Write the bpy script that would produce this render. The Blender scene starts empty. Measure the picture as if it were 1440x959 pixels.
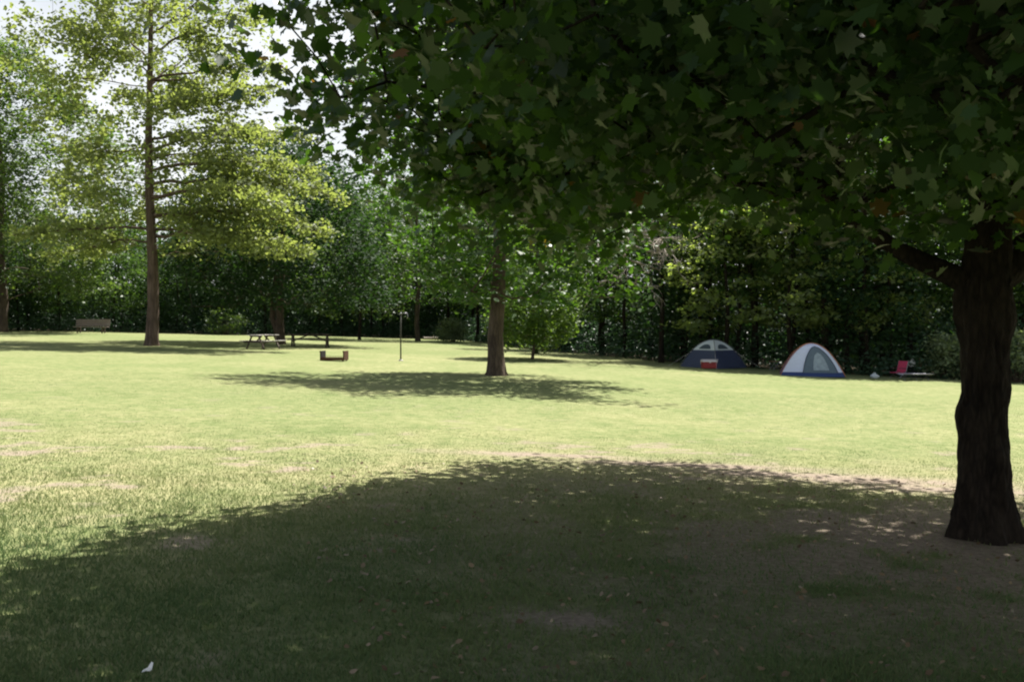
import bpy, bmesh, math
import numpy as np
from mathutils import Vector, Matrix

R = math.radians
scene = bpy.context.scene
col = scene.collection
# ------------------------------------------------------------------ camera numbers (photo is 1440 x 959)
F = 1400.0; CX = 720.0; HOR = 455.0; EYE = 1.6

def gz(x, y=0.0):
    """height of the lawn: it falls gently from left to right"""
    x = np.asarray(x, float); y = np.asarray(y, float)
    return (-1.7*np.tanh(x/48.0) + 0.025*np.sin(x*0.35+1.0)*np.sin(y*0.27)*np.clip(y/12, 0, 1))

def at(px, py):
    """the point of the lawn seen at photo pixel px,py"""
    t = (px-CX)/F; s = (py-HOR)/F
    lo, hi = 1.0, 300.0
    f = lambda d: EYE - s*d - float(gz(t*d, d))
    for _ in range(60):
        m = (lo+hi)/2
        if f(m) > 0: lo = m
        else: hi = m
    d = (lo+hi)/2
    return Vector((t*d, d, float(gz(t*d, d))))

# ------------------------------------------------------------------ noise
def vnoise(x, y, seed=0):
    x = np.asarray(x, float); y = np.asarray(y, float)
    xi = np.floor(x).astype(np.int64); yi = np.floor(y).astype(np.int64)
    xf = x-xi; yf = y-yi
    def h(a, b):
        n = (a*374761393 + b*668265263 + seed*1442695041) & 0x7fffffff
        n = ((n ^ (n >> 13))*1274126177) & 0x7fffffff
        return ((n ^ (n >> 16)) & 0xffff)/65535.0
    u = xf*xf*(3-2*xf); v = yf*yf*(3-2*yf)
    return (h(xi, yi)*(1-u)+h(xi+1, yi)*u)*(1-v) + (h(xi, yi+1)*(1-u)+h(xi+1, yi+1)*u)*v
def fbm(x, y, seed=0, o=4):
    a = 0; amp = .5; t = 0
    for i in range(o):
        a = a+amp*vnoise(np.asarray(x)*2**i, np.asarray(y)*2**i, seed+i*17); t += amp; amp *= .55
    return a/t

def sstep(a, b, x): 
    t = np.clip((x-a)/(b-a), 0, 1); return t*t*(3-2*t)

# fields that colour the lawn: worn bare earth, and dryness with tree shade painted in
_pb = [at(1110, 668), at(1230, 676), at(980, 655), at(1340, 690), at(800, 872), at(760, 640)]
_ps = [(1.5, .34), (1.7, .40), (1.6, .30), (1.2, .34), (.42, .22), (1.2, .22)]
def bare(x, y):
    n = fbm(np.asarray(x)*1.3, np.asarray(y)*1.3, 5)
    n2 = fbm(np.asarray(x)*4.0, np.asarray(y)*4.0, 9)
    v = np.zeros_like(np.asarray(x, float))
    for p, (a, b) in zip(_pb, _ps):
        e = ((x-p.x)/a)**2 + ((y-p.y)/b)**2
        v = np.maximum(v, np.exp(-e*.9)*1.2)
    # worn ground in the shade of the near tree
    e = np.exp(-(((x-3.2)/3.3)**2 + ((y-7.4)/3.6)**2))
    v = np.maximum(v*(.45+.9*n2), e*sstep(.32, .55, n)*1.0)
    v = np.maximum(v, .85*sstep(.60, .70, n)*sstep(.50, .58, n2)*np.exp(-((y-10)/7)**2))
    return np.clip(v, 0, 1)
def dry(x, y):
    n = fbm(np.asarray(x)*.30, np.asarray(y)*.22, 21)
    n2 = fbm(np.asarray(x)*1.5, np.asarray(y)*1.2, 31)
    base = .9*np.exp(-((y-9.5)/4.0)**2)*(x < 60)*np.where(y > 2, 1, .6)
    shade_tint = np.exp(-(((x-.5)/3.5)**2+((y-5)/4.5)**2))  # near maple's shade painted in as greener, darker grass
    return np.clip(base*.75 - .5*shade_tint + .9*(n-.42) + .7*(n2-.45), 0, 1)

# ------------------------------------------------------------------ materials
def mat(name):
    m = bpy.data.materials.new(name); m.use_nodes = True
    nt = m.node_tree; nt.nodes.clear()
    return m, nt
def N(nt, t, **k):
    n = nt.nodes.new(t)
    for a, b in k.items():
        if a in n.inputs.keys(): n.inputs[a].default_value = b
        else: setattr(n, a, b)
    return n
def L(nt, a, b): nt.links.new(a, b)
def rgb(c): return (c[0], c[1], c[2], 1)

def plain(name, c, rough=.6, metal=0, noise=.12, scale=8, bump=0, spec=.4):
    m, nt = mat(name)
    out = N(nt, 'ShaderNodeOutputMaterial'); p = N(nt, 'ShaderNodeBsdfPrincipled', Roughness=rough, Metallic=metal)
    p.inputs['Specular IOR Level'].default_value = spec
    tc = N(nt, 'ShaderNodeTexCoord'); no = N(nt, 'ShaderNodeTexNoise', Scale=scale, Detail=5.0)
    L(nt, tc.outputs['Object'], no.inputs['Vector'])
    r = N(nt, 'ShaderNodeMix', data_type='RGBA')
    r.inputs[6].default_value = rgb([v*(1-noise*1.6) for v in c]); r.inputs[7].default_value = rgb([min(1, v*(1+noise*1.6)) for v in c])
    L(nt, no.outputs['Fac'], r.inputs[0]); L(nt, r.outputs[2], p.inputs['Base Color'])
    if bump:
        b = N(nt, 'ShaderNodeBump', Strength=bump, Distance=.02); L(nt, no.outputs['Fac'], b.inputs['Height']); L(nt, b.outputs[0], p.inputs['Normal'])
    L(nt, p.outputs[0], out.inputs[0])
    return m

def leafmat(name, c1, c2, c3=None, trans=.4, tint=(1.5, 1.7, .55), rough=.5, spec=.35):
    """leaves: colour varies from leaf to leaf (attribute rnd), light shines through"""
    m, nt = mat(name)
    out = N(nt, 'ShaderNodeOutputMaterial'); p = N(nt, 'ShaderNodeBsdfPrincipled', Roughness=rough)
    p.inputs['Specular IOR Level'].default_value = spec
    at_ = N(nt, 'ShaderNodeAttribute', attribute_name='rnd')
    oi = N(nt, 'ShaderNodeObjectInfo')
    cr = N(nt, 'ShaderNodeValToRGB'); cr.color_ramp.elements[0].color = rgb(c1); cr.color_ramp.elements[1].color = rgb(c2)
    if c3:
        cr.color_ramp.elements[1].position = .93; e = cr.color_ramp.elements.new(.985); e.color = rgb(c3)
    L(nt, at_.outputs['Fac'], cr.inputs[0])
    hs = N(nt, 'ShaderNodeHueSaturation')
    mr = N(nt, 'ShaderNodeMapRange'); mr.inputs[3].default_value = .85; mr.inputs[4].default_value = 1.15
    L(nt, oi.outputs['Random'], mr.inputs[0]); L(nt, mr.outputs[0], hs.inputs['Value']); L(nt, cr.outputs[0], hs.inputs['Color'])
    tr = N(nt, 'ShaderNodeBsdfTranslucent'); mx = N(nt, 'ShaderNodeMix', data_type='RGBA', blend_type='MULTIPLY')
    mx.inputs[0].default_value = 1; mx.inputs[7].default_value = rgb(tint); mx.clamp_result = False
    L(nt, hs.outputs[0], mx.inputs[6]); L(nt, mx.outputs[2], tr.inputs[0])
    L(nt, hs.outputs[0], p.inputs['Base Color'])
    ms = N(nt, 'ShaderNodeMixShader'); ms.inputs[0].default_value = trans
    L(nt, p.outputs[0], ms.inputs[1]); L(nt, tr.outputs[0], ms.inputs[2]); L(nt, ms.outputs[0], out.inputs[0])
    return m

def barkmat(name, c1, c2, scale=9, stretch=.22, bump=.9, dist=.02):
    m, nt = mat(name)
    out = N(nt, 'ShaderNodeOutputMaterial'); p = N(nt, 'ShaderNodeBsdfPrincipled', Roughness=.9)
    p.inputs['Specular IOR Level'].default_value = .15
    tc = N(nt, 'ShaderNodeTexCoord'); mp = N(nt, 'ShaderNodeMapping'); mp.inputs['Scale'].default_value = (1, 1, stretch)
    L(nt, tc.outputs['Object'], mp.inputs[0])
    n1 = N(nt, 'ShaderNodeTexNoise', Scale=scale, Detail=8.0, Roughness=.65, Distortion=.6); L(nt, mp.outputs[0], n1.inputs['Vector'])
    v = N(nt, 'ShaderNodeTexVoronoi', Scale=scale*1.7, feature='DISTANCE_TO_EDGE'); L(nt, mp.outputs[0], v.inputs['Vector'])
    n2 = N(nt, 'ShaderNodeTexNoise', Scale=1.3, Detail=3.0); L(nt, tc.outputs['Object'], n2.inputs['Vector'])
    cr = N(nt, 'ShaderNodeValToRGB'); cr.color_ramp.elements[0].color = rgb(c1); cr.color_ramp.elements[1].color = rgb(c2)
    cr.color_ramp.elements[0].position = .3; cr.color_ramp.elements[1].position = .75
    ad = N(nt, 'ShaderNodeMath', operation='ADD'); L(nt, n1.outputs['Fac'], ad.inputs[0])
    m2 = N(nt, 'ShaderNodeMath', operation='MULTIPLY'); L(nt, v.outputs['Distance'], m2.inputs[0]); m2.inputs[1].default_value = .6
    L(nt, m2.outputs[0], ad.inputs[1])
    a2 = N(nt, 'ShaderNodeMath', operation='MULTIPLY_ADD'); L(nt, n2.outputs['Fac'], a2.inputs[0]); a2.inputs[1].default_value = .5
    sb = N(nt, 'ShaderNodeMath', operation='SUBTRACT'); L(nt, ad.outputs[0], sb.inputs[0]); sb.inputs[1].default_value = .3
    L(nt, sb.outputs[0], a2.inputs[2]); L(nt, a2.outputs[0], cr.inputs[0]); L(nt, cr.outputs[0], p.inputs['Base Color'])
    b = N(nt, 'ShaderNodeBump', Strength=bump, Distance=dist); L(nt, ad.outputs[0], b.inputs['Height']); L(nt, b.outputs[0], p.inputs['Normal'])
    L(nt, p.outputs[0], out.inputs[0])
    return m

M = {}
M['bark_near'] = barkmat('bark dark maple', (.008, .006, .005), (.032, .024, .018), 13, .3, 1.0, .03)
M['bark_mid'] = barkmat('bark grey brown', (.045, .034, .026), (.12, .090, .068), 6, .2, 1, .03)
M['bark_red'] = barkmat('bark reddish', (.055, .038, .030), (.16, .115, .090), 5, .15, .8, .03)
M['bark_dead'] = barkmat('bark bleached', (.20, .17, .145), (.42, .37, .32), 6, .4, .5)
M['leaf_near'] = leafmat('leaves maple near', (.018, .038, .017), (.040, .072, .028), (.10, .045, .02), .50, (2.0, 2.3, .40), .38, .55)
M['leaf_mid'] = leafmat('leaves maple middle', (.030, .072, .018), (.065, .125, .026), None, .42, (1.7, 1.9, .45))
M['leaf_light'] = leafmat('leaves yellow green', (.135, .172, .068), (.235, .268, .115), None, .54, (1.35, 1.4, .65), .55)
M['leaf_left'] = leafmat('leaves fresh green', (.045, .088, .028), (.105, .152, .048), None, .45, (1.5, 1.6, .55))
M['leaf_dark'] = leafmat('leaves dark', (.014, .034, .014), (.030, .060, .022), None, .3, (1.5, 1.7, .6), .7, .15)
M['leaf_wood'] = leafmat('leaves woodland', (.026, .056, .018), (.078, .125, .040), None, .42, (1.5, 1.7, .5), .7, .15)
M['leaf_sunlit'] = leafmat('leaves painted sunlit', (.110, .155, .062), (.220, .255, .125), None, .60, (1.8, 1.9, .6), .42, .5)  # woodland leaves lightened, sunlight put into their colour
M['leaf_young'] = leafmat('leaves young green', (.075, .140, .032), (.150, .225, .055), None, .5, (1.4, 1.5, .5))
M['leaf_pale'] = leafmat('leaves pale shrub', (.13, .18, .09), (.26, .31, .17), None, .4, (1.2, 1.3, .7))
M['leaf_teal'] = leafmat('leaves blue green brush', (.028, .062, .032), (.060, .105, .058), None, .3, (1.2, 1.5, .8))
M['blade'] = None

# lawn
def lawn():
    m, nt = mat('lawn ground')
    out = N(nt, 'ShaderNodeOutputMaterial'); p = N(nt, 'ShaderNodeBsdfPrincipled', Roughness=.95)
    p.inputs['Specular IOR Level'].default_value = .1
    tc = N(nt, 'ShaderNodeTexCoord')
    nf = N(nt, 'ShaderNodeTexNoise', Scale=22.0, Detail=7.0, Roughness=.75); L(nt, tc.outputs['Object'], nf.inputs['Vector'])
    nm = N(nt, 'ShaderNodeTexNoise', Scale=1.7, Detail=6.0, Roughness=.6); L(nt, tc.outputs['Object'], nm.inputs['Vector'])
    nl = N(nt, 'ShaderNodeTexNoise', Scale=.16, Detail=5.0, Roughness=.6); L(nt, tc.outputs['Object'], nl.inputs['Vector'])
    def ramp(a, b, p0=.3, p1=.7):
        c = N(nt, 'ShaderNodeValToRGB'); c.color_ramp.elements[0].color = rgb(a); c.color_ramp.elements[1].color = rgb(b)
        c.color_ramp.elements[0].position = p0; c.color_ramp.elements[1].position = p1; return c
    g = ramp(G0, G1); L(nt, nf.outputs['Fac'], g.inputs[0])
    d = ramp(D0, D1); L(nt, nf.outputs['Fac'], d.inputs[0])
    e = ramp((.13, .10, .076), (.34, .28, .22)); L(nt, nf.outputs['Fac'], e.inputs[0])
    ad = N(nt, 'ShaderNodeAttribute', attribute_name='dry'); ab = N(nt, 'ShaderNodeAttribute', attribute_name='bare')
    s = N(nt, 'ShaderNodeMath', operation='MULTIPLY_ADD'); L(nt, nm.outputs['Fac'], s.inputs[0]); s.inputs[1].default_value = .9; s.inputs[2].default_value = -.42
    s1 = N(nt, 'ShaderNodeMath', operation='MULTIPLY_ADD'); L(nt, nl.outputs['Fac'], s1.inputs[0]); s1.inputs[1].default_value = 1.1; L(nt, s.outputs[0], s1.inputs[2])
    s3 = N(nt, 'ShaderNodeMath', operation='SUBTRACT'); L(nt, s1.outputs[0], s3.inputs[0]); s3.inputs[1].default_value = .5
    s2 = N(nt, 'ShaderNodeMath', operation='ADD', use_clamp=True); L(nt, s3.outputs[0], s2.inputs[0]); L(nt, ad.outputs['Fac'], s2.inputs[1])
    m1 = N(nt, 'ShaderNodeMix', data_type='RGBA'); L(nt, s2.outputs[0], m1.inputs[0]); L(nt, g.outputs[0], m1.inputs[6]); L(nt, d.outputs[0], m1.inputs[7])
    m2 = N(nt, 'ShaderNodeMix', data_type='RGBA'); L(nt, ab.outputs['Fac'], m2.inputs[0]); 
    nc = N(nt, 'ShaderNodeTexNoise', Scale=5.0, Detail=5.0, Roughness=.7); L(nt, tc.outputs['Object'], nc.inputs['Vector']); cc = ramp((.72, .80, .66), (1.14, 1.10, 1.12), .36, .62); L(nt, nc.outputs['Fac'], cc.inputs[0])
    mm = N(nt, 'ShaderNodeMix', data_type='RGBA', blend_type='MULTIPLY'); mm.inputs[0].default_value = 1; L(nt, m1.outputs[2], mm.inputs[6]); L(nt, cc.outputs[0], mm.inputs[7])
    L(nt, mm.outputs[2], m2.inputs[6]); L(nt, e.outputs[0], m2.inputs[7])
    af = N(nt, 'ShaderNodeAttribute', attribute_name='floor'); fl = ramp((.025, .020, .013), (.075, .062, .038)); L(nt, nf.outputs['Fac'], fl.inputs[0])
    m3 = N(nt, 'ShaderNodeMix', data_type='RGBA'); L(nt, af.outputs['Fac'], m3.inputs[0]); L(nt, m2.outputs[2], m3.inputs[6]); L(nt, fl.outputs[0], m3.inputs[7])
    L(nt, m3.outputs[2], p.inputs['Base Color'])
    b = N(nt, 'ShaderNodeBump', Strength=.35, Distance=.03); L(nt, nf.outputs['Fac'], b.inputs['Height']); L(nt, b.outputs[0], p.inputs['Normal'])
    L(nt, p.outputs[0], out.inputs[0])
    return m
G0 = (.120, .150, .056); G1 = (.192, .216, .096)
D0 = (.18, .18, .085); D1 = (.33, .31, .17)

def blademat():
    m, nt = mat('grass blades')
    out = N(nt, 'ShaderNodeOutputMaterial'); p = N(nt, 'ShaderNodeBsdfPrincipled', Roughness=.6)
    p.inputs['Specular IOR Level'].default_value = .2
    a = N(nt, 'ShaderNodeAttribute', attribute_name='rnd')
    cr = N(nt, 'ShaderNodeValToRGB')
    cr.color_ramp.elements[0].color = rgb((.080, .142, .050)); cr.color_ramp.elements[1].color = rgb((.38, .34, .19))
    e = cr.color_ramp.elements.new(.45); e.color = rgb((.185, .225, .085))
    L(nt, a.outputs['Fac'], cr.inputs[0]); L(nt, cr.outputs[0], p.inputs['Base Color'])
    t = N(nt, 'ShaderNodeBsdfTranslucent'); L(nt, cr.outputs[0], t.inputs[0])
    ms = N(nt, 'ShaderNodeMixShader'); ms.inputs[0].default_value = .35
    L(nt, p.outputs[0], ms.inputs[1]); L(nt, t.outputs[0], ms.inputs[2]); L(nt, ms.outputs[0], out.inputs[0])
    return m
M['blade'] = blademat()

# ------------------------------------------------------------------ mesh helpers
def link(name, me, m=None, parent=None, loc=None):
    o = bpy.data.objects.new(name, me); col.objects.link(o)
    if m is not None and me is not None: me.materials.append(m)
    if parent is not None: o.parent = parent
    if loc is not None: o.location = loc
    return o
def empty(name, loc, rz=0): 
    o = bpy.data.objects.new(name, None); col.objects.link(o); o.location = loc; o.rotation_euler = (0, 0, rz); o.empty_display_size = .2
    return o
def tag(o, label=None, cat=None, group=None, kind=None):
    if label: o['label'] = label
    if cat: o['category'] = cat
    if group: o['group'] = group
    if kind: o['kind'] = kind
    return o
def polys(name, V, rnd=None, smooth=False):
    """V: (n,k,3) - n separate faces of k corners"""
    n, k, _ = V.shape
    me = bpy.data.meshes.new(name)
    me.vertices.add(n*k); me.vertices.foreach_set('co', V.astype(np.float32).ravel())
    me.loops.add(n*k); me.loops.foreach_set('vertex_index', np.arange(n*k, dtype=np.int32))
    me.polygons.add(n); me.polygons.foreach_set('loop_start', np.arange(0, n*k, k, dtype=np.int32))
    me.polygons.foreach_set('loop_total', np.full(n, k, dtype=np.int32))
    if rnd is not None:
        a = me.attributes.new('rnd', 'FLOAT', 'FACE'); a.data.foreach_set('value', rnd.astype(np.float32))
    me.update(calc_edges=True)
    return me

class MB:
    def __init__(s): s.v = []; s.f = []
    def add(s, v, f):
        o = len(s.v); s.v += [tuple(map(float, p)) for p in v]; s.f += [tuple(i+o for i in q) for q in f]; return s
    def box(s, c, d, rot=None, bev=0.0):
        x, y, z = [q/2 for q in d]
        bm = bmesh.new(); bmesh.ops.create_cube(bm, size=1)
        for w in bm.verts: w.co = Vector((w.co.x*d[0], w.co.y*d[1], w.co.z*d[2]))
        if bev: bmesh.ops.bevel(bm, geom=list(bm.edges)+list(bm.verts), offset=bev, segments=2, affect='EDGES', profile=.6)
        bm.verts.index_update()
        m = Matrix.Translation(Vector(c)) @ (rot.to_4x4() if rot is not None else Matrix.Identity(4))
        vs = [m @ w.co for w in bm.verts]; fs = [[w.index for w in f.verts] for f in bm.faces]; bm.free()
        return s.add(vs, fs)
    def bar(s, a, b, w, h, bev=0.0):
        a = Vector(a); b = Vector(b); d = b-a
        q = d.to_track_quat('X', 'Z').to_matrix()
        return s.box((a+b)/2, (d.length, w, h), q, bev)
    def tube(s, pts, rad, n=8, cap=True):
        pts = np.array([tuple(p) for p in pts], float)
        k = len(pts); rad = np.broadcast_to(np.asarray(rad, float), (k,)) if np.ndim(rad) == 0 else np.asarray(rad, float)
        t = np.gradient(pts, axis=0); t /= np.linalg.norm(t, axis=1)[:, None]+1e-9
        up = np.array([0.0, 0, 1]) if abs(t[0][2]) < .9 else np.array([1.0, 0, 0])
        vs = []
        u = np.cross(t[0], up); u /= np.linalg.norm(u)
        a = np.arange(n)*2*math.pi/n
        for i in range(k):
            u = u-t[i]*np.dot(u, t[i]); u /= np.linalg.norm(u)+1e-9; w = np.cross(t[i], u)
            vs.append(pts[i]+rad[i]*(np.cos(a)[:, None]*u+np.sin(a)[:, None]*w))
        vs = np.concatenate(vs); fs = []
        for i in range(k-1):
            for j in range(n):
                j2 = (j+1) % n; fs.append((i*n+j, i*n+j2, (i+1)*n+j2, (i+1)*n+j))
        if cap: fs.append(tuple(range(n-1, -1, -1))); fs.append(tuple((k-1)*n+j for j in range(n)))
        return s.add(vs, fs)
    def mesh(s, name, smooth=True):
        me = bpy.data.meshes.new(name); me.from_pydata(s.v, [], s.f); me.update()
        if smooth: me.polygons.foreach_set('use_smooth', [True]*len(me.polygons))
        return me
    def build(s, name, m, parent=None, smooth=False, label=None):
        o = link(name, s.mesh(name, smooth), m, parent)
        if label: o['label'] = label
        return o

# ------------------------------------------------------------------ trees
_ml = np.array([(0, -.50), (.16, -.42), (.42, -.34), (.30, -.14), (.56, .06), (.36, .12), (.40, .30), (.18, .22), (0, .56),
                (-.18, .22), (-.40, .30), (-.36, .12), (-.56, .06), (-.30, -.14), (-.42, -.34), (-.16, -.42)])
_q4 = np.array([(0, -.5), (.34, .02), (0, .52), (-.34, -.02)])
_t5 = np.array([(0, -.5), (.34, -.22), (.26, .24), (0, .52), (-.28, .22), (-.36, -.2)])
def leaf_faces(C, size, rng, shape='q', tilt=.6, var=.35, out=None, hang=0.0):
    """C (n,3) leaf centres -> one face each, roughly level, tipped at random"""
    n = len(C); base = {'m': _ml, 'q': _q4, 't': _t5}[shape]
    k = len(base)
    nz = np.stack([rng.normal(0, tilt, n), rng.normal(0, tilt, n), np.ones(n)], 1)
    if hang:
        nz[:, 2] *= (1-hang*rng.random(n))
    nz /= np.linalg.norm(nz, axis=1)[:, None]
    a = rng.random(n)*2*math.pi
    ref = np.stack([np.cos(a), np.sin(a), np.zeros(n)], 1)
    u = np.cross(nz, ref); u /= np.linalg.norm(u, axis=1)[:, None]+1e-9
    v = np.cross(nz, u)
    s = size*(1+var*(rng.random(n)*2-1))
    P = C[:, None, :] + s[:, None, None]*(base[None, :, 0, None]*u[:, None, :] + base[None, :, 1, None]*v[:, None, :])
    # slight cupping along the midrib
    P += (s[:, None]*(np.abs(base[:, 0])[None, :]*.25 - .05))[:, :, None]*nz[:, None, :]*rng.choice([-1, 1], n)[:, None, None]
    return P

def bez(a, b, c, n):
    t = np.linspace(0, 1, n+1)[:, None]
    return (1-t)**2*a + 2*t*(1-t)*b + t*t*c

class Tree:
    def __init__(s, trunk, rng):
        s.rng = rng
        s.pos = [np.array(p, float) for p in trunk]; s.par = [-1]+list(range(len(trunk)-1)); s.paths = []
        s.nt = len(trunk); s.tips = []; s.fix = {}
    def path(s, start, pts, r=None, tip=True):
        idx = [start]
        for i, p in enumerate(pts):
            s.pos.append(np.array(p, float)); s.par.append(idx[-1]); idx.append(len(s.pos)-1)
            if r is not None: s.fix[idx[-1]] = r[min(i, len(r)-1)]
        s.paths.append(idx)
        if tip: s.tips.append(idx[-1])
        return idx[-1]
    def near(s, p, zmin=-9, only=None):
        P = np.array(s.pos[:only] if only else s.pos); d = np.linalg.norm(P-p, axis=1)
        c = d + 1.1*np.clip(P[:, 2]-p[2]+.1*d, 0, None) + np.where(P[:, 2] < zmin, 50, 0)
        return int(np.argmin(c)), d
    def grow(s, A, zmin, seg=.6, rise=.25, only=None, order=True, wig=.06):
        c = np.array(s.pos[0])
        if order:
            A = A[np.argsort(np.linalg.norm((A-c)[:, :2], axis=1) + .3*(A-c)[:, 2])]
        for p in A:
            i, d = s.near(p, zmin, only); a = s.pos[i]; D = float(np.linalg.norm(p-a))
            if D < 1e-3: continue
            n = max(2, int(D/seg))
            mid = (a+p)/2 + np.array([0, 0, rise*D]) + s.rng.normal(0, .07*D, 3)
            pts = bez(a, mid, p, n)[1:]
            pts[:-1] += s.rng.normal(0, wig*min(1, D), pts[:-1].shape)
            s.path(i, pts)
    def radii(s, tip=.008, ex=.5):
        n = len(s.pos); cnt = np.zeros(n)
        ch = np.zeros(n, bool)
        for i in range(n):
            if s.par[i] >= 0: ch[s.par[i]] = True
        cnt[~ch] = 1
        for i in range(n-1, 0, -1): cnt[s.par[i]] += cnt[i]
        s.r = tip*np.maximum(cnt, 1)**ex
        for i, v in s.fix.items(): s.r[i] = v
        return s.r
    def bark(s, mb, minr=0, n=5):
        for idx in s.paths:
            r = s.r[idx].copy(); r[0] = min(r[0], r[1]*1.15)
            if r.max() < minr: continue
            k = 7 if r[1] > .05 else (n if r[1] > .02 else 3)
            mb.tube([s.pos[i] for i in idx], r, k, cap=False)

def trunk_tube(mb, pts, rad, n=20, rough=.03, flare=.0, seed=0, sub=6, burls=(), lobes=5):
    """a lumpy tapering trunk with a root flare"""
    pts = np.array(pts, float); k = len(pts)
    t = np.linspace(0, k-1, (k-1)*sub+1)
    P = np.stack([np.interp(t, range(k), pts[:, j]) for j in range(3)], 1); r = np.interp(t, range(k), rad)
    K = len(P); a = np.arange(n)*2*math.pi/n; vs = []
    for i in range(K):
        h = P[i, 2]-P[0, 2]
        fl = flare*math.exp(-h/.28)
        rr = r[i]*(1 + fl*(.65+.5*np.cos(a*lobes+seed)) + rough*2*(fbm(np.cos(a)*2.2+7+seed, np.sin(a)*2.2+h*1.7+11, 3+seed)-.5)*2
                   + rough*1.2*(fbm(np.cos(a)*9+7, np.sin(a)*9+h*5+31, 8+seed)-.5)*2)
        for (bh, ba, bs, amp) in burls:
            da = (a-ba+math.pi) % (2*math.pi)-math.pi
            rr = rr + amp*np.exp(-((h-bh)/bs)**2-(da/.75)**2)
        vs.append(np.stack([P[i, 0]+rr*np.cos(a), P[i, 1]+rr*np.sin(a), np.full(n, P[i, 2])], 1))
    vs = np.concatenate(vs); fs = []
    for i in range(K-1):
        for j in range(n):
            j2 = (j+1) % n; fs.append((i*n+j, i*n+j2, (i+1)*n+j2, (i+1)*n+j))
    fs.append(tuple((K-1)*n+j for j in range(n)))
    mb.add(vs, fs)

def crown_leaves(centers, per, spread, size, rng, shape, tilt=.6, hang=0.0, clump=True):
    n = len(centers)
    C = np.repeat(centers, per, axis=0) + rng.normal(0, 1, (n*per, 3))*np.array(spread)
    base = np.repeat(rng.random(n), per)
    rnd = np.clip(.6*base + .45*rng.random(n*per) - .02, 0, .97)
    rnd[rng.random(n*per) < .004] = 1.0
    return leaf_faces(C, size, rng, shape, tilt, var=.5, hang=hang), rnd

def blob_points(n, rng, Rx, Ry, zb, zt, shell=.6, pw=2.0, seed=0, rough=.22, turn=0):
    """crown volume with an uneven outline; more points near its surface"""
    out = []
    while len(out) < n:
        a = rng.random()*2*math.pi; r = math.sqrt(rng.random())
        h = rng.random()
        w = (1-abs(2*h-.85)**pw if h > .42 else 1-.35*((.42-h)/.42)**2)
        w = max(w, .05)**.5
        w *= 1-rough + 2*rough*float(vnoise(a*1.6+seed, h*4+seed*3, seed))
        if rng.random() > w: continue
        rr = r if rng.random() > shell else r**.4
        out.append((Rx*w*rr*math.cos(a), Ry*w*rr*math.sin(a), zb+(zt-zb)*h))
    out = np.array(out); c_, s_ = math.cos(turn), math.sin(turn)
    return np.stack([out[:, 0]*c_-out[:, 1]*s_, out[:, 0]*s_+out[:, 1]*c_, out[:, 2]], 1)

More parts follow.
